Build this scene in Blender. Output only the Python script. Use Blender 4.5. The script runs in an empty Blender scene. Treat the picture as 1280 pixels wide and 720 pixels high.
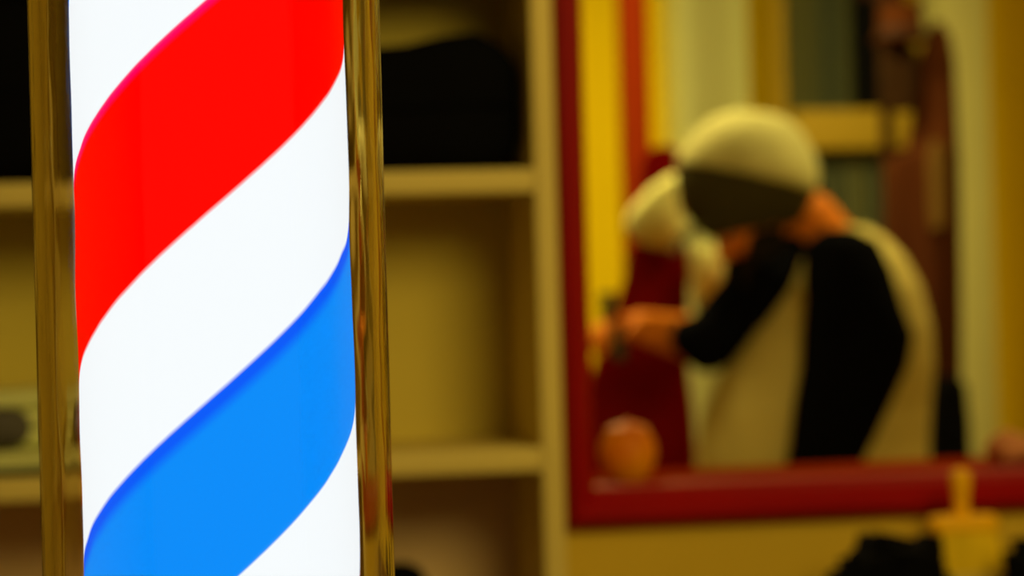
import bpy, bmesh, math, random
from mathutils import Vector, Matrix, noise

random.seed(4)
SC = bpy.context.scene
COL = SC.collection
PI = math.pi

# ------------------------------------------------------------------ camera
FPX = 2870.0                       # focal length in pixels of the 1280-wide frame
EYE = Vector((0, 0, 1.25))
YAW, ROLL = math.radians(9.0), 0.027
F = Vector((math.sin(YAW), math.cos(YAW), 0))
R0 = Vector((math.cos(YAW), -math.sin(YAW), 0))
U0 = Vector((0, 0, 1))
RT = R0 * math.cos(ROLL) - U0 * math.sin(ROLL)
UP = R0 * math.sin(ROLL) + U0 * math.cos(ROLL)


def P(px, py, Y):
    """point seen at pixel (px, py) at world depth Y"""
    d = F + RT * ((px - 640) / FPX) + UP * ((360 - py) / FPX)
    return EYE + d * ((Y - EYE.y) / d.y)


# ------------------------------------------------------------------ mesh builder
class MB:
    def __init__(self):
        self.v, self.f = [], []

    def add(self, vs, fs):
        n = len(self.v)
        self.v += [Vector(p) for p in vs]
        self.f += [[i + n for i in q] for q in fs]
        return self

    def box(self, lo, hi, bev=0.0, seg=2):
        bm = bmesh.new()
        bmesh.ops.create_cube(bm, size=1)
        lo, hi = Vector(lo), Vector(hi)
        c, s = (lo + hi) / 2, hi - lo
        for q in bm.verts:
            q.co = Vector((q.co.x * s.x, q.co.y * s.y, q.co.z * s.z)) + c
        if bev > 0:
            bmesh.ops.bevel(bm, geom=bm.edges[:], offset=bev, segments=seg, affect='EDGES', profile=0.5)
        return self.take(bm)

    def take(self, bm):
        bm.verts.index_update()
        self.add([q.co.copy() for q in bm.verts], [[q.index for q in f.verts] for f in bm.faces])
        bm.free()
        return self

    def loft(self, rings, caps=True):
        n = len(rings[0])
        vs = [p for r in rings for p in r]
        fs = []
        for i in range(len(rings) - 1):
            for j in range(n):
                k = (j + 1) % n
                fs.append([i * n + j, i * n + k, (i + 1) * n + k, (i + 1) * n + j])
        if caps:
            fs.append(list(range(n))[::-1])
            fs.append([(len(rings) - 1) * n + j for j in range(n)])
        return self.add(vs, fs)

    def lathe(self, c, prof, n=48):
        """prof: (radius, z) from bottom to top around the vertical axis at c"""
        rings = []
        for r, z in prof:
            rings.append([Vector((c[0] + r * math.cos(2 * PI * j / n), c[1] + r * math.sin(2 * PI * j / n), c[2] + z)) for j in range(n)])
        return self.loft(rings)

    def tube(self, pts, rad, n=16, cap=4, flat=1.0, side=None):
        """round-ended tapering tube through pts with radius per point"""
        pts = [Vector(p) for p in pts]
        if not isinstance(rad, (list, tuple)):
            rad = [rad] * len(pts)
        tans = []
        for i in range(len(pts)):
            a, b = pts[max(i - 1, 0)], pts[min(i + 1, len(pts) - 1)]
            tans.append((b - a).normalized())
        ref = Vector(side) if side else (Vector((0, 0, 1)) if abs(tans[0].z) < 0.9 else Vector((1, 0, 0)))
        rings = []
        u = (ref - tans[0] * ref.dot(tans[0])).normalized()

        def ring(c, t, r):
            nonlocal u
            u = (u - t * u.dot(t)).normalized()
            w = t.cross(u)
            return [c + u * (r * math.cos(2 * PI * j / n)) + w * (r * flat * math.sin(2 * PI * j / n)) for j in range(n)]
        for k in range(cap):
            a = PI / 2 * (k + 0.15) / cap
            rings.append(ring(pts[0] - tans[0] * rad[0] * math.cos(a), tans[0], rad[0] * math.sin(a)))
        for p, t, r in zip(pts, tans, rad):
            rings.append(ring(p, t, r))
        for k in range(cap):
            a = PI / 2 * (1 - (k + 1 - 0.15) / cap)
            rings.append(ring(pts[-1] + tans[-1] * rad[-1] * math.cos(a), tans[-1], rad[-1] * math.sin(a)))
        return self.loft(rings)

    def ball(self, c, r, rot=None, n=24, m=14):
        """ellipsoid; r = three radii, rot = 3x3"""
        c = Vector(c)
        r = Vector(r) if not isinstance(r, (int, float)) else Vector((r, r, r))
        M = rot or Matrix.Identity(3)
        rings = []
        for i in range(m):
            th = PI * (i + 0.12) / (m - 1 + 0.24)
            rings.append([c + M @ Vector((r.x * math.sin(th) * math.cos(2 * PI * j / n), r.y * math.sin(th) * math.sin(2 * PI * j / n), -r.z * math.cos(th))) for j in range(n)])
        return self.loft(rings)

    def wobble(self, amp, scale, seed=0.0):
        for i, p in enumerate(self.v):
            o = Vector((seed, seed * 1.7, -seed))
            self.v[i] = p + noise.noise_vector(p * scale + o) * amp
        return self


def wloc(o):
    p = Vector((0, 0, 0))
    while o is not None:
        p += Vector(o.location)
        o = o.parent
    return p


def build(name, mb, mat, parent=None, smooth=True, loc=None, remesh=0.0, soft=0, angle=40):
    """link the collected shapes as one mesh object"""
    base = Vector(loc) if loc is not None else Vector((0, 0, 0))
    off = wloc(parent) + base if parent else base
    me = bpy.data.meshes.new(name)
    me.from_pydata([tuple(p - off) for p in mb.v], [], mb.f)
    bm = bmesh.new()
    bm.from_mesh(me)
    bmesh.ops.recalc_face_normals(bm, faces=bm.faces)
    bm.to_mesh(me)
    bm.free()
    o = bpy.data.objects.new(name, me)
    COL.objects.link(o)
    o.location = base
    if parent:
        o.parent = parent
    me.materials.append(mat)
    if remesh:
        md = o.modifiers.new('r', 'REMESH')
        md.mode = 'VOXEL'
        md.voxel_size = remesh
        if soft:
            ms = o.modifiers.new('s', 'SMOOTH')
            ms.factor = 0.5
            ms.iterations = soft
        dg = bpy.context.evaluated_depsgraph_get()
        new = bpy.data.meshes.new_from_object(o.evaluated_get(dg))
        o.modifiers.clear()
        o.data = new
        new.name = name
        if not new.materials:
            new.materials.append(mat)
    for p in o.data.polygons:
        p.use_smooth = smooth
    if smooth and not remesh:
        try:
            o.data.set_sharp_from_angle(angle=math.radians(angle))
        except Exception:
            pass
    return o


def tag(o, label=None, cat=None, group=None, kind=None):
    if label:
        o['label'] = label
    if cat:
        o['category'] = cat
    if group:
        o['group'] = group
    if kind:
        o['kind'] = kind
    return o


def empty(name, loc, label, cat, group=None):
    o = bpy.data.objects.new(name, None)
    COL.objects.link(o)
    o.location = loc
    o.empty_display_size = 0.05
    return tag(o, label, cat, group)


# ------------------------------------------------------------------ materials
def mat(name, col, rough=0.6, metal=0.0, vary=0.08, scale=8.0, bump=0.0, bscale=60.0, spec=0.15, stretch=None, col2=None):
    m = bpy.data.materials.new(name)
    m.use_nodes = True
    nt = m.node_tree
    b = nt.nodes['Principled BSDF']
    b.inputs['Roughness'].default_value = rough
    b.inputs['Metallic'].default_value = metal
    b.inputs['Specular IOR Level'].default_value = spec
    tc = nt.nodes.new('ShaderNodeTexCoord')
    mp = nt.nodes.new('ShaderNodeMapping')
    if stretch:
        mp.inputs['Scale'].default_value = stretch
    nt.links.new(tc.outputs['Object'], mp.inputs['Vector'])
    nz = nt.nodes.new('ShaderNodeTexNoise')
    nz.inputs['Scale'].default_value = scale
    nz.inputs['Detail'].default_value = 4
    nt.links.new(mp.outputs['Vector'], nz.inputs['Vector'])
    rp = nt.nodes.new('ShaderNodeValToRGB')
    c2 = col2 or [c * (1 - 2 * vary) for c in col]
    rp.color_ramp.elements[0].position = 0.3
    rp.color_ramp.elements[1].position = 0.7
    rp.color_ramp.elements[0].color = (*c2, 1)
    rp.color_ramp.elements[1].color = (*col, 1)
    nt.links.new(nz.outputs['Fac'], rp.inputs['Fac'])
    nt.links.new(rp.outputs['Color'], b.inputs['Base Color'])
    if bump:
        n2 = nt.nodes.new('ShaderNodeTexNoise')
        n2.inputs['Scale'].default_value = bscale
        nt.links.new(mp.outputs['Vector'], n2.inputs['Vector'])
        bp = nt.nodes.new('ShaderNodeBump')
        bp.inputs['Strength'].default_value = bump
        bp.inputs['Distance'].default_value = 0.01
        nt.links.new(n2.outputs['Fac'], bp.inputs['Height'])
        nt.links.new(bp.outputs['Normal'], b.inputs['Normal'])
    return m


M = {}
M['shelf'] = mat('cream_painted_wood', (0.66, 0.52, 0.13), 0.55, vary=0.04, scale=3)
M['shelf_low'] = mat('brown_back_board', (0.70, 0.50, 0.24), 0.7, vary=0.06, scale=2)
M['shelf_back'] = mat('ochre_back_board', (0.62, 0.49, 0.07), 0.7, vary=0.06, scale=2)
M['wall'] = mat('ochre_wall_paint', (0.62, 0.42, 0.03), 0.8, vary=0.04, scale=2, bump=0.05)
M['wall_yellow'] = mat('yellow_wall_paint', (0.82, 0.63, 0.0), 0.8, vary=0.03, scale=2, bump=0.05)
M['pale'] = mat('pale_cream_paint', (0.80, 0.92, 0.42), 0.6, vary=0.04, scale=2)
M['pale_b'] = mat('cream_door_paint', (0.60, 0.63, 0.25), 0.6, vary=0.04, scale=2)
M['ceiling'] = mat('ceiling_paint', (0.7, 0.66, 0.5), 0.9, vary=0.03)
M['floor'] = mat('brown_floor_boards', (0.22, 0.12, 0.05), 0.5, vary=0.2, scale=4, stretch=(8, 0.6, 1))
M['red_frame'] = mat('dark_red_lacquer', (0.29, 0.0, 0.0), 0.45, vary=0.06, scale=5, spec=0.12)
M['red_post'] = mat('orange_red_wood', (0.24, 0.022, 0.0), 0.6, vary=0.08, scale=3, stretch=(3, 3, 0.5), spec=0.05)
M['ledge'] = mat('red_brown_ledge', (0.22, 0.020, 0.0), 0.9, vary=0.1, scale=4, spec=0.0)
M['black'] = mat('black_cloth', (0.0035, 0.0035, 0.004), 0.9, vary=0.1, bump=0.2, spec=0.02)
M['black_shirt'] = mat('black_sleeve_cloth', (0.003, 0.0035, 0.005), 0.9, vary=0.1, bump=0.2, spec=0.02)
M['cream_cloth'] = mat('cream_cotton', (0.60, 0.54, 0.17), 0.9, vary=0.05, bump=0.15, spec=0.2)
M['cream_towel'] = mat('cream_towelling', (0.72, 0.74, 0.28), 0.95, vary=0.06, bump=0.5, bscale=150, spec=0.1)
M['grey_cloth'] = mat('dark_grey_cloth', (0.10, 0.09, 0.07), 0.9, vary=0.1, bump=0.3)
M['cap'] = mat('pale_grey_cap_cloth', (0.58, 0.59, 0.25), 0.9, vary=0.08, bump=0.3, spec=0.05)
M['cap_shaded'] = mat('shaded_cap_cloth', (0.055, 0.050, 0.016), 0.9, vary=0.1, bump=0.3, spec=0.05)  # cap cloth darkened: shade on side and visor put into the colour
M['skin'] = mat('skin', (0.74, 0.23, 0.018), 0.55, vary=0.05, scale=20, spec=0.1)
M['hair'] = mat('dark_hair', (0.012, 0.008, 0.005), 0.7, vary=0.2, bump=0.4, bscale=200)
M['eye'] = mat('eye_white', (0.7, 0.65, 0.6), 0.2)
M['iris'] = mat('brown_iris', (0.05, 0.02, 0.01), 0.2)
M['lip'] = mat('lip', (0.40, 0.12, 0.05), 0.5)
M['denim'] = mat('dark_trousers', (0.02, 0.02, 0.03), 0.9)
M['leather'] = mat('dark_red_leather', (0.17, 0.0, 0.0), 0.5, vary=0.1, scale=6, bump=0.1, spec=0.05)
M['leather_lit'] = mat('lit_red_leather', (0.30, 0.04, 0.0), 0.5, vary=0.1, scale=6, bump=0.1)  # same chair leather, with the lit tone put into its colour
M['chrome'] = mat('chrome', (0.75, 0.75, 0.75), 0.12, metal=1.0, vary=0.01)
M['coat'] = mat('brown_wool', (0.062, 0.014, 0.0), 0.9, vary=0.15, bump=0.4)
M['hat'] = mat('russet_felt', (0.075, 0.018, 0.0), 0.9, vary=0.12, bump=0.3)
M['stand'] = mat('dark_brown_wood', (0.045, 0.015, 0.004), 0.5, vary=0.2, stretch=(4, 4, 0.5))
M['dark_bag'] = mat('dark_brown_bag_cloth', (0.035, 0.014, 0.002), 0.9, vary=0.2, bump=0.3)
M['tan'] = mat('tan_scarf_wool', (0.14, 0.08, 0.015), 0.9, vary=0.1, bump=0.4)
M['curtain'] = mat('grey_green_curtain', (0.22, 0.23, 0.075), 0.9, vary=0.25, scale=11, stretch=(1, 1, 0.01), col2=(0.06, 0.10, 0.09))
M['night'] = mat('dark_window_glass', (0.004, 0.005, 0.008), 0.15, vary=0.05)
M['rail'] = mat('yellow_painted_rail', (0.60, 0.44, 0.04), 0.6, vary=0.04)
M['orange'] = mat('orange_jar_ceramic', (0.82, 0.34, 0.0), 0.5, vary=0.25, scale=14, col2=(0.58, 0.12, 0.0))
M['pink'] = mat('pink_cloth', (0.60, 0.25, 0.10), 0.9, vary=0.1, bump=0.4)
M['brush_wood'] = mat('orange_brush_handle', (0.98, 0.52, 0.0), 0.5, vary=0.08)
M['bristle'] = mat('yellow_bristles', (0.92, 0.62, 0.01), 0.8, vary=0.2, scale=60, stretch=(1, 1, 0.06), bump=0.5)
M['bristle_tip'] = mat('pale_bristle_tips', (0.88, 0.64, 0.10), 0.8, vary=0.15, scale=60, stretch=(1, 1, 0.06), bump=0.5)
M['counter'] = mat('brown_counter', (0.25, 0.14, 0.05), 0.5, vary=0.15, stretch=(0.5, 6, 6))
M['tool'] = mat('grey_green_clipper', (0.055, 0.075, 0.045), 0.5, vary=0.1)


def glass_mat():
    m = bpy.data.materials.new('clear_acrylic')
    m.use_nodes = True
    b = m.node_tree.nodes['Principled BSDF']
    b.inputs['Base Color'].default_value = (1, 0.97, 0.92, 1)
    b.inputs['Roughness'].default_value = 0.0
    b.inputs['IOR'].default_value = 1.49
    b.inputs['Transmission Weight'].default_value = 1.0
    nt = m.node_tree
    tc = nt.nodes.new('ShaderNodeTexCoord')
    mp = nt.nodes.new('ShaderNodeMapping')
    mp.inputs['Scale'].default_value = (1, 1, 0.22)
    nz = nt.nodes.new('ShaderNodeTexNoise')
    nz.inputs['Scale'].default_value = 70
    nz.inputs['Detail'].default_value = 1
    bp = nt.nodes.new('ShaderNodeBump')
    bp.inputs['Strength'].default_value = 0.14
    bp.inputs['Distance'].default_value = 0.001
    nt.links.new(tc.outputs['Object'], mp.inputs['Vector'])
    nt.links.new(mp.outputs['Vector'], nz.inputs['Vector'])
    nt.links.new(nz.outputs['Fac'], bp.inputs['Height'])
    nt.links.new(bp.outputs['Normal'], b.inputs['Normal'])
    return m


PITCH, ZREF = 0.395, -0.151


def stripe_mat():
    """backlit printed film: red, white, blue, white bands winding round the drum"""
    m = bpy.data.materials.new('backlit_striped_film')
    m.use_nodes = True
    nt = m.node_tree
    for n in list(nt.nodes):
        nt.nodes.remove(n)
    L = nt.links.new
    out = nt.nodes.new('ShaderNodeOutputMaterial')
    tc = nt.nodes.new('ShaderNodeTexCoord')
    sep = nt.nodes.new('ShaderNodeSeparateXYZ')
    L(tc.outputs['Object'], sep.inputs[0])

    def mth(op, a, b=None):
        n = nt.nodes.new('ShaderNodeMath')
        n.operation = op
        for i, x in enumerate((a, b)):
            if x is None:
                continue
            if isinstance(x, (int, float)):
                n.inputs[i].default_value = x
            else:
                L(x, n.inputs[i])
        return n.outputs[0]
    ang = mth('ARCTAN2', sep.outputs['X'], mth('MULTIPLY', sep.outputs['Y'], -1))
    t = mth('SUBTRACT', mth('DIVIDE', mth('SUBTRACT', sep.outputs['Z'], ZREF), PITCH), mth('DIVIDE', ang, 2 * PI))
    t = mth('FRACT', mth('ADD', t, 4.0))
    rp = nt.nodes.new('ShaderNodeValToRGB')
    cr = rp.color_ramp
    W = (0.90, 0.97, 1.04, 1)
    B = (0.0, 0.262, 1.0, 1)
    DB = (0.0, 0.105, 1.0, 1)
    RD = (1.0, 0.0, 0.0, 1)
    MG = (1.0, 0.0, 0.13, 1)
    e = 0.004
    stops = [(0.0, W), (e, B), (0.222, B), (0.242, DB), (0.260 - e, DB), (0.260, W), (0.4975 - e, W), (0.4975, RD),
             (0.752, RD), (0.760, MG), (0.7655, MG), (0.7655 + e, W)]
    cr.elements[0].position, cr.elements[0].color = stops[0]
    cr.elements[1].position, cr.elements[1].color = stops[1]
    for p, c in stops[2:]:
        el = cr.elements.new(p)
        el.color = c
    L(t, rp.inputs['Fac'])
    em = nt.nodes.new('ShaderNodeEmission')
    em.inputs['Strength'].default_value = 1.12
    L(rp.outputs['Color'], em.inputs['Color'])
    L(em.outputs[0], out.inputs['Surface'])
    m.cycles.emission_sampling = 'NONE'
    return m


M['glass'] = glass_mat()
M['stripes'] = stripe_mat()

# ------------------------------------------------------------------ the shell
WY = 3.25          # partition front face
WT = 0.05
FARY = 7.4
XL, XR, YF, CEIL = -2.4, 3.6, -1.2, 2.75


def struct(name, mb, m, **k):
    o = build(name, mb, m, **k)
    o['kind'] = 'structure'
    return o


struct('floor', MB().box((XL, YF, -0.1), (XR, FARY + 0.1, 0)), M['floor'], smooth=False)
struct('ceiling', MB().box((XL, YF, CEIL), (XR, FARY + 0.1, CEIL + 0.1)), M['ceiling'], smooth=False)
struct('wall_left', MB().box((XL - 0.1, YF, 0), (XL, FARY + 0.1, CEIL)), M['wall'], smooth=False)
struct('wall_right', MB().box((XR, YF, 0), (XR + 0.1, FARY + 0.1, CEIL)), M['wall'], smooth=False)
struct('wall_far', MB().box((XL, FARY, 0), (XR, FARY + 0.1, CEIL)), M['wall_yellow'], smooth=False)

# the red frame, measured on the plane of its front face
FY = WY - 0.035
fx0, fx1 = P(702, 360, FY).x, P(741, 360, FY).x
fz0, fz1 = P(1000, 653, FY).z, P(1000, 602, FY).z
bw = fx1 - fx0
gx1 = P(1400, 360, FY).x
gx0 = gx1 + bw
gz1 = P(900, -170, FY).z
gz0 = gz1 + bw


def ring_mesh(outer, inner):
    """closed ring: outer / inner rectangles as lists of profile steps (x0, x1, z0, z1, y)"""
    rings = []
    for (x0, x1, z0, z1, y) in outer + inner:
        rings.append([Vector((x0, y, z0)), Vector((x1, y, z0)), Vector((x1, y, z1)), Vector((x0, y, z1))])
    n = len(rings)
    vs = [p for r in rings for p in r]
    fs = []
    for i in range(n):
        k = (i + 1) % n
        for j in range(4):
            q = (j + 1) % 4
            fs.append([i * 4 + j, i * 4 + q, k * 4 + q, k * 4 + j])
    return MB().add(vs, fs)


hole = (fx1 - 0.012, gx1 + 0.012, fz1 - 0.012, gz1 + 0.012)
wall = ring_mesh([(XL, XR, 0, CEIL, WY + WT), (XL, XR, 0, CEIL, WY)], [(*hole, WY), (*hole, WY + WT)])
struct('wall_back', wall, M['wall'], smooth=False)


def rect(t, y):
    """frame rectangle a fraction t of the way from outer to inner edge"""
    return (fx0 + (fx1 - fx0) * t, gx0 + (gx1 - gx0) * t, fz0 + (fz1 - fz0) * t, gz0 + (gz1 - gz0) * t, y)


prof = [rect(0, WY), rect(0, FY + 0.022), rect(0.10, FY + 0.010), rect(0.26, FY + 0.001), rect(0.32, FY), rect(0.46, FY), rect(0.56, FY + 0.004), rect(0.80, FY + 0.016), rect(1.0, FY + 0.03),
        rect(1.0, WY + WT + 0.03), rect(0.70, WY + WT + 0.03), rect(0.70, WY + WT), (*hole, WY + WT), (*hole, WY)]
mf = build('mirror_frame', ring_mesh(prof, []), M['red_frame'], smooth=False)
tag(mf, 'dark red lacquered wooden mirror frame with the bending man inside it', 'mirror frame')

# ------------------------------------------------------------------ barber pole
PD = 1.25
pc = EYE + (F + RT * ((265.5 - 640) / FPX) + UP * 0) * PD
pc.z = EYE.z
cz = EYE.z
CR, OR = 0.0742, 0.0950
base_z = cz - 0.36
pole = empty('barber_pole', (pc.x, pc.y, base_z), 'lit barber pole with red white and blue spiral stripes in a clear tube', 'barber pole')
to_cam = (EYE - pc)
rz = math.atan2(to_cam.y, to_cam.x) + PI / 2


def pole_part(name, prof, m, n=96, **k):
    mb = MB().lathe((pc.x, pc.y, 0), prof, n)
    return build(name, mb, m, pole, **k)


drum = pole_part('striped_cylinder', [(CR, cz - 0.285), (CR, cz + 0.285)], M['stripes'], 128)
# bring the drum's origin to the middle of the view so that the print winds about its own axis
d_off = Vector((0, 0, cz - base_z))
d_sh = R0 * 0.0014
for v in drum.data.vertices:
    v.co -= d_off
drum.location = d_off + d_sh
drum.rotation_euler = (0, 0, rz)
drum['label'] = 'glowing red, white and blue striped cylinder'
IR = OR - 0.0065
z0, z1 = cz - 0.285, cz + 0.285
n = 128
tube = MB()
rings = []
for r, z in ((IR, z0), (OR, z0), (OR, z1), (IR, z1)):
    rings.append([Vector((pc.x + r * math.cos(2 * PI * j / n), pc.y + r * math.sin(2 * PI * j / n), z)) for j in range(n)])
rings.append(rings[0])
vs = [p for r in rings[:4] for p in r]
fs = []
for i in range(4):
    for j in range(n):
        k, q = (j + 1) % n, (i + 1) % 4
        fs.append([i * n + j, i * n + k, q * n + k, q * n + j])
tube.add(vs, fs)
tb = build('clear_tube', tube, M['glass'], pole)
tb['label'] = 'clear round outer tube'
pole_part('base_cap', [(0.070, base_z), (0.082, base_z + 0.004), (0.084, base_z + 0.02), (0.076, base_z + 0.028), (0.104, base_z + 0.04), (0.108, base_z + 0.05), (0.108, base_z + 0.070), (0.102, base_z + 0.0745), (0.02, base_z + 0.0748)], M['chrome'])
tz = cz + 0.2855
pole_part('top_cap', [(0.02, tz), (0.102, tz + 0.0003), (0.108, tz + 0.006), (0.108, tz + 0.028), (0.100, tz + 0.036), (0.084, tz + 0.052), (0.06, tz + 0.072), (0.03, tz + 0.084), (0.016, tz + 0.088), (0.018, tz + 0.096), (0.022, tz + 0.106), (0.016, tz + 0.118), (0.004, tz + 0.122)], M['chrome'])
# window ledge that carries the pole
led = MB().box((pc.x - 0.45, pc.y - 0.16, base_z - 0.04), (pc.x + 0.30, pc.y + 0.16, base_z), 0.006)
led.box((pc.x - 0.42, pc.y - 0.12, 0), (pc.x + 0.27, pc.y + 0.12, base_z - 0.038))
struct('trim_1', led, M['counter'])

# ------------------------------------------------------------------ shelf unit
SY = 3.0
sx1 = P(699, 360, SY).x
sx0i = P(672, 360, SY).x
bt = sx1 - sx0i
sxl = P(-330, 360, SY).x
mid = P(258, 360, SY).x
zt1, zb1 = P(580, 212, SY).z, P(580, 238, SY).z
zt2, zb2 = P(580, 563, SY).z, P(580, 596, SY).z
th = (zt1 - zb1 + zt2 - zb2) / 2
gap = zt1 - zt2
unit = empty('shelf_unit', (sx0i, WY - 0.12, 0), 'cream painted open shelf unit against the wall behind the striped pole', 'shelf unit')
zt_top = P(580, -70, SY).z + gap
build('upright', MB().box((sx0i, SY, 0), (sx1, WY - 0.001, zt_top), 0.002), M['shelf'], unit)
build('upright', MB().box((mid - bt / 2, SY + 0.002, 0), (mid + bt / 2, WY - 0.01, zt_top - th - 0.001), 0.002), M['shelf'], unit)
build('upright', MB().box((sxl, SY, 0), (sxl + bt, WY - 0.001, zt_top), 0.002), M['shelf'], unit)
k = 0
z_shade = P(580, -70, SY).z  # extra board added above the view to shade the back panel
for zt in (zt_top, z_shade, zt1, zt2, zt2 - gap, 0.09):
    dz = 0.0 if zt == zt_top else (0.013 if zt < zt1 else 0.006)
    if zt == zt_top:
        build('shelf_board', MB().box((sxl + bt + 0.0005, SY + 0.001, zt - th), (sx0i - 0.0005, WY - 0.012, zt), 0.002), M['shelf'], unit)
        continue
    build('shelf_board', MB().box((mid + bt / 2 + 0.0005, SY + 0.001, zt - th), (sx0i - 0.0005, WY - 0.012, zt), 0.002), M['shelf'], unit)
    build('shelf_board', MB().box((sxl + bt + 0.0005, SY + 0.001, zt - dz - th), (mid - bt / 2 - 0.0005, WY - 0.012, zt - dz), 0.002), M['shelf'], unit)
build('back_panel', MB().box((sxl + bt, WY - 0.012, zt2 - th / 2), (sx0i, WY - 0.002, zt_top)), M['shelf_back'], unit)
lb = build('back_panel', MB().box((sxl + bt, WY - 0.012, 0.0), (sx0i, WY - 0.002, zt2 - th / 2 - 0.0005)), M['shelf_low'], unit)
lb['label'] = 'brown lower back panel'


def soft_box(lo, hi, amp=0.01, scale=9, seed=0, bev=0.03, seg=4, cuts=7):
    bm = bmesh.new()
    bmesh.ops.create_cube(bm, size=1)
    bmesh.ops.subdivide_edges(bm, edges=bm.edges[:], cuts=cuts, use_grid_fill=True)
    lo, hi = Vector(lo), Vector(hi)
    c, s = (lo + hi) / 2, hi - lo
    for q in bm.verts:
        p = q.co * 2
        # superellipse rounding
        e = 5.0
        l = (abs(p.x) ** e + abs(p.y) ** e + abs(p.z) ** e) ** (1 / e)
        p = p / l if l > 1 else p
        q.co = Vector((p.x * s.x / 2, p.y * s.y / 2, p.z * s.z / 2)) + c
        d = noise.noise_vector(q.co * scale + Vector((seed, seed * 2, 0)))
        w = min(1.0, max(0.0, (q.co.z - lo.z) / (0.25 * s.z)))
        q.co += d * amp * w
        q.co.z = max(q.co.z, lo.z)
    return MB().take(bm)


# black soft bags on the upper shelf
def bag(name, x0, x1, z0, ztop, hump, hx, label, seed, y0=SY + 0.02, y1=WY - 0.02):
    mb = soft_box((x0, y0, z0), (x1, y1, ztop), 0.006, 10, seed)
    for i, p in enumerate(mb.v):
        w = max(0.0, (p.z - z0) / (ztop - z0))
        g = math.exp(-((p.x - hx) / 0.055) ** 2)
        mb.v[i].z += hump * g * w ** 3
    return build(name, mb, M['black'], smooth=True, angle=180), label


bx0, bx1 = mid + bt / 2 + 0.006, sx0i - 0.004
o, l = bag('black_bag', bx0, bx1, zt1 + 0.0005, P(500, 52, SY + 0.02).z, 0.026, P(590, 40, SY + 0.05).x, '', 3.1)
tag(o, 'black soft bag with a humped top filling the shelf beside the red frame', 'bag')
build('fold_seam', MB().tube([(bx0 + 0.02, SY + 0.0195, zt1 + 0.09), ((bx0 + bx1) / 2, SY + 0.0165, zt1 + 0.084), (bx1 - 0.02, SY + 0.0195, zt1 + 0.09)], 0.0035, 8), M['black'], o)
lx1 = mid - bt / 2 - 0.006
o, l = bag('black_bag', sxl + bt + 0.02, lx1, zt1 - 0.0055, zt1 + 0.245, 0.0, 0, '', 7.7)
tag(o, 'tall black soft bag on the shelf left of the striped pole', 'bag')
build('fold_seam', MB().tube([(lx1 - 0.3, SY + 0.0195, zt1 + 0.12), (lx1 - 0.15, SY + 0.0165, zt1 + 0.112), (lx1 - 0.02, SY + 0.0195, zt1 + 0.12)], 0.0035, 8), M['black'], o)

# cream towels and grey rolled cloth, lower shelf at the far left
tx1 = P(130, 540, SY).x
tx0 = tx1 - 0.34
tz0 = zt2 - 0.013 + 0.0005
shadow_strip = MB().box((tx0 - 0.01, SY + 0.004, tz0), (tx1 + 0.008, WY - 0.016, tz0 + 0.008), 0.002)  # black strip put in where only shadow falls under the towels
o = build('shadow_strip', shadow_strip, M['black'])
tag(o, 'thin black strip standing for the shadow under the cream towels on the lower shelf', 'shadow_strip')
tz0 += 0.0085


def folded(name, x0, x1, y0, y1, z0, h, m, seed):
    """a towel folded in three: layers joined at a rounded front fold"""
    mb = MB()
    n = 3
    prof = []
    r = h / (2 * n)
    for i in range(n):
        zc = z0 + r + i * 2 * r
        a = [(y0 + r - math.sin(t) * r, zc - math.cos(t) * r * 0.96) for t in [PI * q / 6 for q in range(7)]]
        prof += a
    back = [(y1 - 0.004, z0 + h), (y1, z0 + h / 2), (y1 - 0.004, z0)]
    prof += back
    rings = []
    for i in range(13):
        x = x0 + (x1 - x0) * i / 12
        s = 0.0 if 0 < i < 12 else 0.002
        rings.append([Vector((x, y + noise.noise(Vector((x * 9, z * 20, seed))) * 0.003, max(z0, z - s + noise.noise(Vector((x * 7, y * 5, seed))) * 0.002 * (z - z0) / h))) for y, z in prof])
    mb.loft(rings)
    return build(name, mb, m, smooth=True, angle=60)


o = folded('folded_towel', tx0, tx1, SY + 0.012, WY - 0.02, tz0, 0.022, M['cream_towel'], 1.0)
tag(o, 'cream folded towel at the bottom, under the grey rolled cloth', 'towel', 'cream towels on the lower shelf')
o = folded('folded_towel', tx0 + 0.01, tx1 - 0.004, SY + 0.085, WY - 0.025, tz0 + 0.0235, 0.075, M['cream_towel'], 2.0)
tag(o, 'thick cream folded towel on top, behind the grey rolled cloth', 'towel', 'cream towels on the lower shelf')
rc = P(14, 536, SY + 0.045)
rr = 0.028
rc.z = tz0 + 0.0245 + rr + 0.0005
roll = MB().tube([rc + Vector((-0.12, 0.0, 0)), rc + Vector((-0.06, 0, 0)), rc], [rr * 0.9, rr, rr * 0.92], 20, 5)
o = build('rolled_cloth', roll, M['grey_cloth'])
tag(o, 'dark grey rolled cloth lying on the cream towel', 'cloth')

# small black round tub in the bottom cell
bt_c = P(500, 745, SY + 0.09)
zfl = zt2 - gap
top_z = P(500, 704, SY + 0.09).z
tub = MB().lathe((bt_c.x, bt_c.y, 0), [(0.040, zfl + 0.0005), (0.046, zfl + 0.01), (0.046, top_z - 0.05), (0.040, top_z - 0.03), (0.03, top_z - 0.008), (0.014, top_z), (0.002, top_z + 0.001)], 32)
o = build('black_bottle', tub, M['black'], loc=(bt_c.x, bt_c.y, zfl))
tag(o, 'black round-topped bottle on the lowest shelf, beside the pole', 'bottle')
build('collar', MB().lathe((bt_c.x, bt_c.y, 0), [(0.0455, top_z - 0.060), (0.049, top_z - 0.058), (0.049, top_z - 0.052), (0.0455, top_z - 0.050)], 32), M['black'], o)

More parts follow.
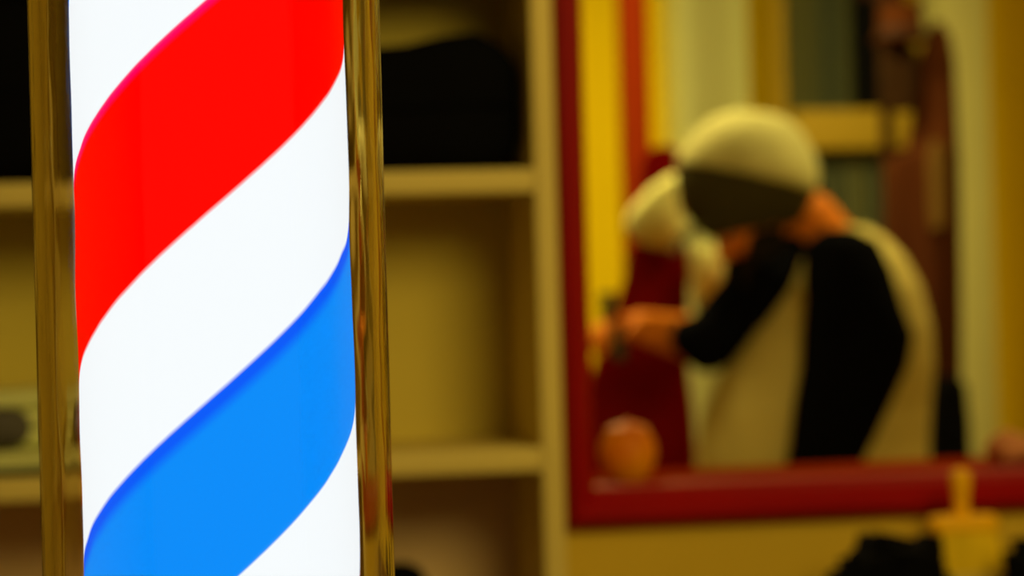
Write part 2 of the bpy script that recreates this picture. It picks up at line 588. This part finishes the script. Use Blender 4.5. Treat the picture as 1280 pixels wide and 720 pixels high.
# ------------------------------------------------------------------ counter under the mirror, brush and black cloths
CZ = 0.80
cx0 = sx1 + 0.02
ct = empty('counter', ((cx0 + 2.2) / 2, WY - 0.2, 0), 'brown counter along the wall under the red mirror frame', 'counter')
build('counter_top', MB().box((cx0, WY - 0.42, CZ - 0.035), (2.3, WY - 0.001, CZ), 0.004), M['counter'], ct)
build('cabinet_front', MB().box((cx0 + 0.02, WY - 0.38, 0.0), (2.28, WY - 0.002, CZ - 0.036)), M['counter'], ct)

by = WY - 0.12
bt0 = P(1200, 588, by)
bmid = P(1204, 648, by)
bb = Vector((P(1206, 712, by).x, by, CZ))
br = empty('neck_brush', (bb.x, by, CZ), 'yellow bristle neck brush standing on its bristles before the red frame', 'brush')
hz = bmid.z
hx = bmid.x
hd = MB()
hd.lathe((hx - 0.002, by, 0), [(0.010, hz - 0.01), (0.0125, hz + 0.002), (0.0105, hz + 0.02), (0.0115, hz + 0.035), (0.0145, hz + 0.05), (0.0145, bt0.z - 0.006), (0.010, bt0.z), (0.003, bt0.z + 0.003)], 24)
build('handle', hd, M['brush_wood'], br)
pt = P(1198, 642, by)
blk = MB()
rings = []
for f_, wx, wy in ((0.0, 0.049, 0.022), (0.3, 0.051, 0.024), (0.8, 0.049, 0.022), (1.0, 0.045, 0.018)):
    z = hz - 0.018 + 0.022 * f_
    rings.append([Vector((hx + wx * math.copysign(abs(math.cos(a)) ** 0.6, math.cos(a)), by + wy * math.copysign(abs(math.sin(a)) ** 0.6, math.sin(a)), z)) for a in [2 * PI * j / 32 for j in range(32)]])
blk.loft(rings)
build('block', blk, M['brush_wood'], br)


def bristle_ring(z, wx, wy, jit):
    return [Vector((hx + wx * math.copysign(abs(math.cos(a)) ** 0.6, math.cos(a)) * (1 + jit * random.uniform(-1, 1)), by + wy * math.sin(a) * (1 + jit * random.uniform(-1, 1)), z)) for a in [2 * PI * j / 48 for j in range(48)]]


zb = hz - 0.0185
build('bristles', MB().loft([bristle_ring(zb, 0.048, 0.022, 0.01), bristle_ring(zb - 0.03, 0.055, 0.026, 0.02), bristle_ring(CZ + 0.030, 0.058, 0.030, 0.03)]), M['bristle'], br)
build('bristle_tips', MB().loft([bristle_ring(CZ + 0.0295, 0.058, 0.030, 0.03), bristle_ring(CZ + 0.001, 0.064, 0.033, 0.05)]), M['bristle_tip'], br)


def crumple(name, cx, cy, rx, ry, top, seed, label):
    mb = MB()
    n, m = 64, 22
    rings = []
    for i in range(m):
        t = i / (m - 1)
        ring = []
        for j in range(n):
            a = 2 * PI * j / n
            rr_ = math.sin(PI * 0.5 * (1 - t) ** 0.62)
            x, y = cx + rx * rr_ * math.cos(a) + 0.03 * t, cy + ry * rr_ * math.sin(a)
            z = CZ + 0.001 + (top - CZ) * t
            q = Vector((x, y, z))
            d = noise.fractal(q * 20 + Vector((seed, 0, 0)), 0.8, 2.2, 4)
            e = Vector((math.cos(a), math.sin(a), 0.9))
            q += e * d * 0.026 * min(1, t * 2)
            ring.append(q)
        rings.append(ring)
    mb.loft(rings)
    return tag(build(name, mb, M['black'], smooth=True, angle=35), label, 'cloth')


c1 = P(1100, 700, WY - 0.16)
crumple('crumpled_cloth', c1.x - 0.016, WY - 0.22, 0.095, 0.085, P(1120, 664, WY - 0.16).z, 2.0, 'black crumpled cloth on the counter, left of the yellow brush')
c2 = P(1282, 700, WY - 0.20)
crumple('crumpled_cloth', c2.x + 0.012, WY - 0.27, 0.095, 0.08, P(1270, 676, WY - 0.27).z, 5.0, 'black crumpled cloth on the counter, right of the yellow brush')

# ledge behind the frame's bottom with the orange jar and the pink cloth
LY0, LY1 = WY + WT + 0.03, WY + WT + 0.27
lz = P(790, 601, LY0 + 0.06).z
sh = build('ledge', MB().box((fx1 - 0.03, LY0 + 0.0005, lz - 0.022), (gx1 + 0.02, LY1, lz), 0.003), M['ledge'], mf)
jc = P(785, 565, LY0 + 0.06)
jr = 37 / FPX * 3.35
jar = empty('round_jar', (jc.x, jc.y, lz), 'round orange jar in the bottom corner of the red frame', 'jar')
jz = lz + 0.0005
build('jar_body', MB().lathe((jc.x, jc.y, jz), [(0.55 * jr, 0), (0.62 * jr, 0.004), (0.86 * jr, 0.35 * jr), (0.99 * jr, 0.8 * jr), (1.0 * jr, 1.05 * jr), (0.93 * jr, 1.4 * jr), (0.74 * jr, 1.72 * jr), (0.72 * jr, 1.75 * jr)], 40), M['orange'], jar)
build('lid', MB().lathe((jc.x, jc.y, jz), [(0.74 * jr, 1.752 * jr), (0.75 * jr, 1.80 * jr), (0.6 * jr, 1.92 * jr), (0.3 * jr, 2.0 * jr), (0.12 * jr, 2.02 * jr), (0.14 * jr, 2.1 * jr), (0.02 * jr, 2.13 * jr)], 40), M['orange'], jar)
pk = P(1266, 566, LY0 + 0.07)
pm = MB().ball((pk.x, pk.y, lz + 0.026), (0.042, 0.045, 0.027), n=40, m=24).wobble(0.012, 28, 3)
for p in pm.v:
    p.z = max(p.z, lz + 0.001)
tag(build('pink_cloth', pm, M['pink'], angle=180), 'pink crumpled cloth inside the red frame, above the brush', 'cloth')

# ------------------------------------------------------------------ room beyond
struct('trim_2', MB().box((P(780, 120, 6.6).x, 6.6, 0), (P(813, 120, 6.6).x, 6.68, CEIL), 0.004), M['red_post'])
struct('trim_3', MB().box((P(848, 100, 7.2).x, 7.2, 0), (P(937, 100, 7.2).x, FARY - 0.001, CEIL), 0.01), M['pale'])
struct('trim_4', MB().box((P(1178, 100, 6.9).x, 6.9, 0), (P(1238, 100, 6.9).x, 7.1, CEIL), 0.01), M['pale_b'])
# window with curtain
wy = FARY - 0.03
wxa, wxb = P(966, 100, wy).x, P(1150, 100, wy).x
wz_t, wz_b = P(1040, -160, wy).z, P(1040, 470, wy).z
jw = 0.04
win = ring_mesh([(wxa, wxb, wz_b, wz_t, FARY - 0.001), (wxa, wxb, wz_b, wz_t, wy - 0.02)], [(wxa + jw, wxb - jw, wz_b + jw, wz_t - jw, wy - 0.02), (wxa + jw, wxb - jw, wz_b + jw, wz_t - jw, FARY - 0.001)])
wo = struct('window_1', win, M['rail'], smooth=False)
za, zb_ = P(1050, 140, wy).z, P(1050, 188, wy).z
build('transom', MB().box((wxa + jw + 0.001, wy - 0.12, zb_), (wxb - jw - 0.001, FARY - 0.014, za), 0.006), M['rail'], wo)
build('pane', MB().box((wxa + jw + 0.001, FARY - 0.012, wz_b + jw + 0.001), (wxb - jw - 0.001, FARY - 0.004, wz_t - jw - 0.001)), M['night'], wo)


def curtain(name, x0, x1, z0, z1, y, label):
    rings = []
    n = 90
    front, back = [], []
    for i in range(n + 1):
        x = x0 + (x1 - x0) * i / n
        d = 0.012 * math.sin(i * 0.75) + 0.005 * math.sin(i * 1.9)
        front.append((x, y - 0.003 + d))
        back.append((x, y + 0.003 + d))
    loop = front + back[::-1]
    rings = [[Vector((x, yy, z)) for x, yy in loop] for z in (z0, (z0 + z1) / 2, z1)]
    return tag(build(name, MB().loft(rings), M['curtain'], angle=80), label, 'curtain', 'curtains at the far window')


cxa, cxb = wxa + jw + 0.004, P(1063, 100, wy).x
curtain('curtain', cxa, cxb, za + 0.004, wz_t - jw - 0.004, wy - 0.002 + 0.0, 'grey-green curtain above the yellow rail of the far window')
curtain('curtain', cxa, P(1112, 100, wy).x, wz_b + jw + 0.004, zb_ - 0.004, wy - 0.002, 'grey-green curtain below the yellow rail of the far window')

# coat stand with hat, coat, scarf and bag
KY = 6.0
ks = P(1128, 300, KY)
st = empty('coat_stand', (ks.x, KY, 0), 'dark brown wooden coat stand behind the bending man', 'coat stand')
ptop = P(1112, -70, KY).z
build('pole', MB().lathe((ks.x - 0.035, KY, 0), [(0.03, 0.04), (0.03, 0.06), (0.018, 0.12), (0.018, ptop - 0.05), (0.026, ptop - 0.02), (0.02, ptop), (0.006, ptop + 0.015)], 24), M['stand'], st)
for a in range(4):
    t = a * PI / 2 + 0.5
    build('foot', MB().tube([(ks.x - 0.035, KY, 0.07), (ks.x - 0.035 + 0.15 * math.cos(t), KY + 0.15 * math.sin(t), 0.06), (ks.x - 0.035 + 0.26 * math.cos(t), KY + 0.26 * math.sin(t), 0.018)], [0.022, 0.02, 0.016], 12), M['stand'], st)
for a, hzz in ((0.0, P(1112, 22, KY).z), (PI, P(1112, -10, KY).z), (-PI / 2, P(1112, 10, KY).z)):
    dx, dy = math.cos(a), math.sin(a)
    build('hook', MB().tube([(ks.x - 0.035, KY, hzz), (ks.x - 0.035 + 0.06 * dx, KY + 0.06 * dy, hzz - 0.01), (ks.x - 0.035 + 0.09 * dx, KY + 0.09 * dy, hzz + 0.02), (ks.x - 0.035 + 0.10 * dx, KY + 0.10 * dy, hzz + 0.04)], [0.009, 0.009, 0.008, 0.010], 12), M['stand'], st)


def drape(name, pts, m, label, cat, depth=0.05, seed=0.0, y=KY, parent=None, fold=0.01):
    """hanging cloth: (left px, right px, y px) down its length, with folds and real thickness"""
    rings = []
    n = 40
    dense = []
    for i in range(len(pts) - 1):
        for q in range(6):
            t = q / 6
            t2 = t * t * (3 - 2 * t)
            dense.append([pts[i][c] + (pts[i + 1][c] - pts[i][c]) * (t2 if c < 2 else t) for c in range(3)])
    dense.append(pts[-1])
    nn = len(dense)
    for i, (a, b, yy) in enumerate(dense):
        A, B = P(a, yy, y), P(b, yy, y)
        c = (A + B) / 2
        hw = (B.x - A.x) / 2
        ring = []
        for j in range(n):
            an = 2 * PI * j / n
            f = 1 + fold / 0.06 * math.sin(5 * an + seed + i * 0.05) * min(1, i / 8)
            dd = min(depth, hw * 1.2)
            ring.append(Vector((c.x + hw * math.cos(an) * (0.97 + 0.03 * f), y + dd * math.sin(an) * f, c.z)))
        rings.append(ring)
    o = build(name, MB().loft(rings), m, parent, angle=70)
    if cat:
        tag(o, label, cat)
    return o


coat = drape('coat', [(1165, 1178, 28), (1156, 1188, 50), (1147, 1192, 82), (1142, 1194, 140), (1136, 1195, 180), (1106, 1196, 205), (1104, 1197, 285), (1106, 1198, 400), (1108, 1198, 520), (1108, 1200, 700)], M['coat'], 'long brown coat hanging from the wooden stand', 'coat', 0.10, 1.0, KY - 0.13)
drape('scarf', [(1164, 1176, 176), (1160, 1182, 200), (1161, 1183, 255), (1163, 1181, 285)], M['tan'], 'tan scarf hanging over the front of the long brown coat', 'scarf', 0.016, 2.0, KY - 0.255)
hatc = P(1126, 52, KY - 0.195)
hat = MB().lathe((hatc.x, KY - 0.195, hatc.z), [(0.004, 0.006), (0.06, 0.0), (0.075, 0.004), (0.077, 0.010), (0.064, 0.014), (0.060, 0.03), (0.056, 0.075), (0.045, 0.10), (0.02, 0.104), (0.003, 0.098)], 40)
ho = tag(build('hat', hat, M['hat']), 'russet brown felt hat on top of the coat stand', 'hat')
build('hat_band', MB().lathe((hatc.x, KY - 0.195, hatc.z), [(0.0635, 0.0145), (0.0645, 0.016), (0.0615, 0.034), (0.0595, 0.035)], 40), M['stand'], ho)
drape('shoulder_bag', [(1112, 1136, 54), (1101, 1146, 64), (1099, 1148, 110), (1103, 1144, 134), (1110, 1138, 139)], M['dark_bag'], 'small dark brown bag hanging below the russet hat', 'bag', 0.03, 0.7, KY - 0.165)
drape('tall_bag', [(1172, 1198, 470), (1160, 1208, 486), (1156, 1212, 540), (1156, 1214, 600), (1150, 1214, 800), (1148, 1214, 992)], M['black'], 'tall black bag standing below the long brown coat', 'bag', 0.05, 0.3, KY - 0.31)

# ------------------------------------------------------------------ barber chair
BY = 5.42


CV = P(815, 440, BY) - EYE
CV.z = 0
CV.normalize()                       # the chair is turned square to this line
CC = P(815, 440, BY)


def Q(px, py, off=0.0):
    """point on the chair's own side plane, off metres behind its middle"""
    d = F + RT * ((px - 640) / FPX) + UP * ((360 - py) / FPX)
    return EYE + d * ((CC - EYE).dot(CV) / d.dot(CV)) + CV * off


zs = Q(900, 588).z
xb0, xb1 = Q(772, 440).x, Q(864, 440).x
hw = 0.24
chair = empty('barber_chair', ((xb0 + Q(985, 590).x) / 2, BY, 0), 'dark red leather barber chair in front of the bending man', 'chair')


def pad(path, m, name, y0, y1, rnd=0.03):
    """a thick upholstered slab: side outline extruded across the chair, rounded at the edges"""
    cc = sum(path, Vector()) / len(path)
    rings = []
    for t, s in ((0, 0.80), (0.04, 0.93), (0.10, 1.0), (0.5, 1.02), (0.90, 1.0), (0.96, 0.93), (1, 0.80)):
        y = y0 + (y1 - y0) * t
        k = 1 - s
        rings.append([p + Vector(((cc.x - p.x) * k * 0.35, (cc.y - p.y) * k * 0.35, (cc.z - p.z) * k * 0.12)) + CV * y for p in path])
    return build(name, MB().loft(rings), m, chair, angle=60)


def smooth_path(pts, off=0.0, n=6):
    ps = [Q(a, b, off) for a, b in pts]
    out = []
    N = len(ps)
    for i in range(N):
        p0, p1, p2, p3 = ps[i - 1], ps[i], ps[(i + 1) % N], ps[(i + 2) % N]
        for q in range(n):
            t = q / n
            out.append(0.5 * ((2 * p1) + (p2 - p0) * t + (2 * p0 - 5 * p1 + 4 * p2 - p3) * t * t + (3 * p1 - p0 - 3 * p2 + p3) * t ** 3))
    return out


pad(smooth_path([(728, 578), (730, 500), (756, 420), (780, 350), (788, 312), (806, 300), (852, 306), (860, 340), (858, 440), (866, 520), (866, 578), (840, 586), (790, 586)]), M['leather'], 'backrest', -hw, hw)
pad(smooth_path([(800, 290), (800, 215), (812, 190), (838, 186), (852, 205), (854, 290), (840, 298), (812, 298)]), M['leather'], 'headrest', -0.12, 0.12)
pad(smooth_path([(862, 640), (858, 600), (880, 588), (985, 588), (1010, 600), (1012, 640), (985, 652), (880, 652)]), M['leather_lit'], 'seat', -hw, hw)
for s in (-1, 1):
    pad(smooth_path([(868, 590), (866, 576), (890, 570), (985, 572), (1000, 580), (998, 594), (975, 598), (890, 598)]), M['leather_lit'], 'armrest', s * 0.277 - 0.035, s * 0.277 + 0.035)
zc = Q(900, 652).z
ccx, BY2 = Q(930, 652).x, Q(930, 652).y
build('pedestal', MB().lathe((ccx, BY2, 0), [(0.30, 0.0), (0.30, 0.02), (0.27, 0.035), (0.10, 0.06), (0.065, 0.09), (0.06, zc - 0.06), (0.14, zc - 0.03), (0.14, zc - 0.005)], 40), M['chrome'], chair)
build('footrest', MB().tube([(ccx + 0.05, BY2, zc - 0.05), (ccx + 0.25, BY2, 0.35), (ccx + 0.30, BY2, 0.20), (ccx + 0.40, BY2, 0.20)], [0.025, 0.025, 0.025, 0.02], 12).box((ccx + 0.30, BY2 - 0.17, 0.205), (ccx + 0.44, BY2 + 0.17, 0.225), 0.006), M['chrome'], chair)

# cream towel over the headrest
tw = MB()
TY = -0.345
rings = []
spine = [((846, 214), 30), ((838, 238), 62), ((822, 268), 84), ((814, 292), 78), ((820, 306), 52)]
tow = MB()
outl = [(850, 232), (846, 252), (852, 290), (848, 308), (826, 312), (800, 306), (784, 292), (786, 272), (800, 254), (820, 238), (838, 226)]
op = smooth_path(outl, TY, 4)
cxx = sum((p for p in op), Vector()) / len(op)
rings = []
for t, s in ((0.0, 0.70), (0.012, 0.90), (0.03, 1.0), (0.07, 1.0), (0.085, 0.9), (0.095, 0.7)):
    rings.append([cxx + (p - cxx) * s + CV * t for p in op])
tow.loft(rings).wobble(0.006, 22, 2)
to = tag(build('draped_towel', tow, M['cream_towel'], angle=80), 'cream towel draped over the top of the red chair', 'towel')
op2 = smooth_path([(862, 316), (876, 308), (902, 316), (914, 342), (906, 366), (888, 384), (868, 384), (860, 350)], TY, 4)
c2_ = sum((p for p in op2), Vector()) / len(op2)
tail = MB().loft([[c2_ + (p - c2_) * s + CV * t for p in op2] for t, s in ((0, 0.7), (0.012, 0.95), (0.03, 1.0), (0.07, 1.0), (0.09, 0.8))]).wobble(0.005, 22, 8)
build('hanging_end', tail, M['cream_towel'], to, angle=80)

# ------------------------------------------------------------------ the bending man
MY = 4.75
man = empty('person', (P(1080, 600, MY).x, MY, 0), 'person in a pale cap and black sleeved cream shirt bending over the red chair', 'person')


def J(px, py, dy=0.0):
    return P(px, py, MY + dy)


pelv = J(1080, 590)
waist = J(1072, 510)
chest = J(1062, 400)
neckb = J(1046, 318)
neckt = J(1012, 272)
headc = J(946, 270)
body = MB()
# trunk
body.tube([pelv, waist, chest, J(1052, 350)], [0.122, 0.118, 0.140, 0.120], 28, 5, flat=1.0)
body.tube([J(1062, 360, -0.15), J(1050, 340, 0), J(1010, 352, 0.16)], [0.070, 0.085, 0.070], 20)
body.tube([neckb, neckt, J(985, 258)], [0.066, 0.060, 0.060], 20)
# head: the face looks down and to the chair
look = Vector((-0.80, 0.10, -0.60)).normalized()
hup = (Vector((-0.55, 0, 0.83)) - look * Vector((-0.55, 0, 0.83)).dot(look)).normalized()
hsd = look.cross(hup)
HM = Matrix((look, hsd, hup)).transposed()          # local x = face, y = side, z = crown


def H(x, y, z):
    return headc + HM @ Vector((x, y, z))


body.ball(H(-0.005, 0, 0.02), (0.098, 0.076, 0.098), HM)
body.ball(H(0.030, 0, -0.045), (0.058, 0.058, 0.070), HM)
body.ball(H(0.070, 0, -0.095), (0.022, 0.026, 0.018), HM)
body.tube([H(0.088, 0, 0.015), H(0.104, 0, -0.012), H(0.108, 0, -0.025)], [0.010, 0.013, 0.015], 12)
for s in (-1, 1):
    body.ball(H(0.078, 0.030 * s, 0.028), (0.014, 0.026, 0.009), HM)          # brow
    body.ball(H(0.062, 0.040 * s, -0.022), (0.022, 0.022, 0.018), HM)         # cheek
    body.ball(H(-0.008, 0.080 * s, -0.008), (0.018, 0.008, 0.030), HM)        # ear
    body.ball(H(0.097, 0.011 * s, -0.028), (0.009, 0.008, 0.007), HM)
# arms
nsh, nel, nwr = J(1056, 348, -0.19), J(1084, 440, -0.20), J(1022, 606, -0.20)
fsh, fel, fwr = J(992, 352, 0.18), J(884, 428, 0.13), J(800, 408, 0.02)
body.tube([nsh, nsh.lerp(nel, 0.5), nel], [0.062, 0.055, 0.045], 20)
body.tube([nel, nel.lerp(nwr, 0.35), nwr], [0.045, 0.046, 0.030], 20)
body.tube([fsh, fsh.lerp(fel, 0.5), fel], [0.062, 0.056, 0.046], 20)
body.tube([fel, fel.lerp(fwr, 0.35), fwr], [0.048, 0.050, 0.034], 20)


def hand(mb, wrist, d, palm_n, curl, side):
    """palm, four unequal bent fingers and a thumb"""
    d = d.normalized()
    pn = (palm_n - d * palm_n.dot(d)).normalized()
    sd = d.cross(pn) * side
    mb.tube([wrist, wrist + d * 0.04], [0.030, 0.034], 16, flat=0.65, side=sd)
    for q in range(4):
        o0 = sd * (0.027 - 0.018 * q)
        mb.tube([wrist + d * 0.02 + o0 * 0.7, wrist + d * 0.085 + o0], [0.013, 0.0115], 12)
        L = (0.040, 0.046, 0.043, 0.032)[q]
        p = wrist + d * 0.085 + o0
        pts, rad, a = [p], [0.0098], 0.0
        for s_, r_ in ((1.0, 0.0092), (0.65, 0.0086), (0.5, 0.0078)):
            a += curl
            v = d * math.cos(a) + pn * math.sin(a)
            p = p + v * L * s_
            pts.append(p)
            rad.append(r_)
        mb.tube(pts, rad, 12)
    t0 = wrist + d * 0.028 + sd * 0.026
    t1 = t0 + (d * 0.6 + sd * 0.7 + pn * 0.35).normalized() * 0.040
    t2 = t1 + (d * 0.85 + sd * 0.1 + pn * 0.6).normalized() * 0.032
    t3 = t2 + (d * 0.8 - sd * 0.3 + pn * 0.7).normalized() * 0.024
    mb.tube([t0, t1, t2, t3], [0.015, 0.0125, 0.0105, 0.009], 12)


fd = (P(764, 402, MY - 0.02) - fwr).normalized()
hand(body, fwr, fd, Vector((0, -0.35, -1)), 0.62, 1)
nd = (nwr - nel).normalized() * 0.8 + Vector((0, 0, -0.3))
hand(body, nwr, nd, Vector((-0.4, 0.9, 0)), 0.35, 1)
# legs
for s in (-1, 1):
    y = MY + s * 0.105
    hip = Vector((pelv.x + 0.01, y, pelv.z - 0.05))
    knee = Vector((pelv.x - 0.05, y + s * 0.02, 0.47))
    ank = Vector((pelv.x + 0.03, y + s * 0.03, 0.08))
    body.tube([hip, hip.lerp(knee, 0.5), knee], [0.092, 0.080, 0.058], 20)
    body.tube([knee, knee.lerp(ank, 0.3), ank], [0.056, 0.058, 0.036], 20)
    body.tube([ank, ank + Vector((-0.07, s * 0.01, -0.035)), ank + Vector((-0.17, s * 0.02, -0.05))], [0.036, 0.032, 0.024], 14)
body_o = build('body', body, M['skin'], man, remesh=0.0055, soft=6)
for s in (-1, 1):
    e = build('eye', MB().ball(H(0.0765, 0.030 * s, 0.010), 0.0105, HM, 16, 10), M['eye'], man)
    build('iris', MB().ball(H(0.0852, 0.030 * s, 0.009), (0.003, 0.0055, 0.0055), HM, 12, 8), M['iris'], e)
build('mouth', MB().tube([H(0.078, -0.022, -0.066), H(0.089, 0, -0.064), H(0.078, 0.022, -0.066)], [0.004, 0.0065, 0.004], 10), M['lip'], man)

# beard and hair
beard = MB()
beard.ball(H(0.034, 0, -0.085), (0.060, 0.062, 0.044), HM)
for s in (-1, 1):
    beard.ball(H(0.026, 0.046 * s, -0.050), (0.048, 0.028, 0.046), HM)
beard.tube([H(0.045, 0, -0.085), J(958, 345, -0.03), J(950, 382, -0.05), J(946, 402, -0.05)], [0.062, 0.056, 0.036, 0.016], 20)
build('beard', beard, M['hair'], man, remesh=0.006, soft=3)
hair = MB()
hair.ball(H(-0.028, 0, 0.005), (0.082, 0.083, 0.060), HM)
for s in (-1, 1):
    hair.ball(H(-0.022, 0.070 * s, -0.012), (0.022, 0.014, 0.036), HM)
build('hair', hair, M['hair'], man, remesh=0.006, soft=3)

# cap: a full soft crown with a lower side darkened as shade and a peak over the brow
capm = MB()
capc = J(938, 214)
crm = Matrix.Rotation(math.radians(-14), 3, 'Y')
capm.ball(J(934, 221), (0.154, 0.128, 0.144), n=64, m=48)
pa, pb = J(846, 202), J(1030, 246)


def shade_edge(x):
    """height of the sloping seam between pale crown and painted-in shade"""
    return pa.z + (pb.z - pa.z) * (x - pa.x) / (pb.x - pa.x)


for p in capm.v:
    p.z = max(p.z, shade_edge(p.x) - 0.004)
cap_o = build('cap', capm.wobble(0.007, 12, 1), M['cap'], man, remesh=0.006, soft=4)
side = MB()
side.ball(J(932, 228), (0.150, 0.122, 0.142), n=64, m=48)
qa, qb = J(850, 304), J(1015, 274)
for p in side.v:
    p.z = min(p.z, shade_edge(p.x) + 0.004)
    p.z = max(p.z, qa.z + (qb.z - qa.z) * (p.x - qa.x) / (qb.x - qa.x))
sd_o = build('cap_shaded', side.wobble(0.006, 12, 1), M['cap_shaded'], cap_o, remesh=0.006, soft=4)
sd_o['label'] = 'lower side of the cap, its shade painted in dark grey'
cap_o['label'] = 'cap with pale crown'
vis = MB()
vp = [(J(900, 262), 0.088), (J(874, 282), 0.090), (J(856, 296), 0.080), (J(848, 308), 0.058), (J(846, 312), 0.030)]
rings = []
for c, w in vp:
    n_ = 20
    rings.append([c + Vector((0.012 * math.sin(2 * PI * j / n_), w * math.cos(2 * PI * j / n_), 0.010 * math.sin(2 * PI * j / n_))) for j in range(n_)])
build('visor', MB().loft(rings), M['cap_shaded'], cap_o, angle=80)
build('button', MB().ball(J(932, 133), (0.012, 0.012, 0.007)), M['cap'], cap_o)


def oval(c, hx, hy, n=40):
    return [Vector((c.x + hx * math.cos(2 * PI * j / n), c.y + hy * math.sin(2 * PI * j / n), c.z)) for j in range(n)]


def outline_loft(rows, dy=0.0, hy=0.15, n=40):
    rings = []
    for r in rows:
        l, rr_, py = r[:3]
        h_ = r[3] if len(r) > 3 else hy
        A, B = J(l, py, dy), J(rr_, py, dy)
        c = (A + B) / 2
        rings.append(oval(c, (B - A).length / 2, h_, n))
    return MB().loft(rings)


# cream shirt: trunk
shirt = outline_loft([(1030, 1082, 282, 0.055), (1010, 1108, 300, 0.10), (985, 1128, 325, 0.16), (960, 1146, 360, 0.185), (935, 1160, 410, 0.185), (905, 1164, 460, 0.180), (882, 1160, 510, 0.178), (872, 1158, 560, 0.178), (872, 1160, 610, 0.18), (880, 1165, 660, 0.18), (884, 1166, 690, 0.178)])
sh_o = build('shirt', shirt, M['cream_cloth'], man, remesh=0.008, soft=8)
sh_o['label'] = 'cream shirt body'
# black sleeves
sl = outline_loft([(1030, 1066, 286, 0.05), (1008, 1094, 304, 0.085), (1006, 1112, 340, 0.10), (1008, 1124, 380, 0.105), (1005, 1139, 420, 0.10), (1001, 1132, 460, 0.095), (996, 1114, 500, 0.09), (990, 1094, 545, 0.08), (984, 1074, 585, 0.07), (982, 1058, 610, 0.062), (986, 1050, 622, 0.055)], dy=-0.20)
so = build('sleeve', sl.wobble(0.005, 14, 5), M['black_shirt'], man, remesh=0.007, soft=5)
so['label'] = 'black near sleeve'
fs_ = MB()
fs_.tube([J(1020, 320, 0.05), J(985, 345, 0.08), J(952, 368, 0.03), J(905, 412, 0.02), J(884, 430, 0.0)], [0.075, 0.098, 0.088, 0.072, 0.060], 24)
fs_.tube([J(888, 424, 0.0), J(868, 424, -0.01)], [0.064, 0.050], 24)
fs_.tube([J(985, 325, 0.0), J(962, 355, -0.05), J(947, 385, -0.05)], [0.06, 0.058, 0.036], 20)
fs_.tube([J(930, 335, 0.04), J(960, 330, 0.0)], [0.045, 0.06], 20)
so = build('sleeve', fs_.wobble(0.005, 14, 9), M['black_shirt'], man, remesh=0.007, soft=5)
so['label'] = 'black far sleeve'
tr = MB()
for s in (-1, 1):
    y = MY + s * 0.105
    x = pelv.x
    tr.tube([(x + 0.01, MY + s * 0.085, pelv.z - 0.12), (x - 0.02, y + s * 0.01, 0.62), (x - 0.05, y + s * 0.02, 0.47), (x, y + s * 0.025, 0.25), (x + 0.03, y + s * 0.03, 0.10)], [0.100, 0.096, 0.080, 0.075, 0.068], 24, 3)
tr.ball((pelv.x, MY, pelv.z - 0.06), (0.120, 0.150, 0.10))
build('trousers', tr, M['denim'], man, remesh=0.009, soft=4)
for s in (-1, 1):
    y = MY + s * 0.135
    x = pelv.x + 0.03
    sm = MB().tube([(x + 0.02, y, 0.048), (x - 0.08, y + s * 0.005, 0.045), (x - 0.18, y + s * 0.012, 0.038)], [0.047, 0.045, 0.036], 20)
    for p in sm.v:
        p.z = max(p.z, 0.001)
    build('shoe', sm, M['black'], man, angle=80)

# clipper held in the far hand
tc_ = P(766, 412, MY - 0.03)
cl = empty('hair_clipper', tc_, 'grey-green hair clipper in the hand of the bending man', 'hair clipper')
build('clipper_body', MB().tube([tc_ + Vector((0.012, 0, -0.05)), tc_ + Vector((0.0, 0, 0.0)), tc_ + Vector((-0.008, 0, 0.045))], [0.017, 0.020, 0.018], 16, 4), M['tool'], cl)
build('blade', MB().box(tc_ + Vector((-0.026, -0.016, 0.062)), tc_ + Vector((0.006, 0.016, 0.078)), 0.002), M['tool'], cl)

# ------------------------------------------------------------------ light
WARM = (1.0, 0.76, 0.26)


def area(name, loc, size, watts, aim=None, col=WARM):
    l = bpy.data.lights.new(name, 'AREA')
    l.shape = 'DISK'
    l.size = size
    l.energy = watts
    l.color = col
    o = bpy.data.objects.new(name, l)
    COL.objects.link(o)
    o.location = loc
    if aim is not None:
        o.rotation_euler = (Vector(aim) - Vector(loc)).to_track_quat('-Z', 'Y').to_euler()
    return o


area('shop_lamp', (1.25, 0.5, 2.4), 1.3, 44, (0.4, 3.1, 1.2))
area('far_light', (0.55, 5.0, 2.66), 0.4, 10, (1.2, 4.8, 0.9))  # added fill without a fixture, brightens wall, forearm and towel
area('far_light', (0.7, 5.6, 2.65), 0.45, 46, (0.9, 5.9, 0.5))
area('far_light', (2.1, 4.6, 2.65), 0.35, 20, (1.4, 5.2, 1.0))

w = bpy.data.worlds.new('World')
SC.world = w
w.use_nodes = True
bg = w.node_tree.nodes['Background']
bg.inputs['Color'].default_value = (1.0, 0.62, 0.25, 1)
bg.inputs['Strength'].default_value = 0.07

# ------------------------------------------------------------------ camera object
cd = bpy.data.cameras.new('camera')
cam = bpy.data.objects.new('camera', cd)
COL.objects.link(cam)
cd.sensor_fit = 'HORIZONTAL'
cd.sensor_width = 22.3
cd.lens = FPX / 1280 * 22.3
cd.clip_start = 0.05
m = Matrix((RT, UP, -F)).transposed().to_4x4()
m.translation = EYE
cam.matrix_world = m
cd.dof.use_dof = True
cd.dof.focus_distance = PD - 0.05
cd.dof.aperture_fstop = cd.lens / 15.0
cd.dof.aperture_blades = 0
SC.camera = cam

vs_ = SC.view_settings
vs_.view_transform = 'Standard'
vs_.look = 'None'
vs_.exposure = 0.0
vs_.gamma = 1.0
vs_.use_curve_mapping = False
SC.cycles.use_denoising = True
SC.cycles.sample_clamp_indirect = 4.0
SC.cycles.max_bounces = 10
SC.cycles.transmission_bounces = 10
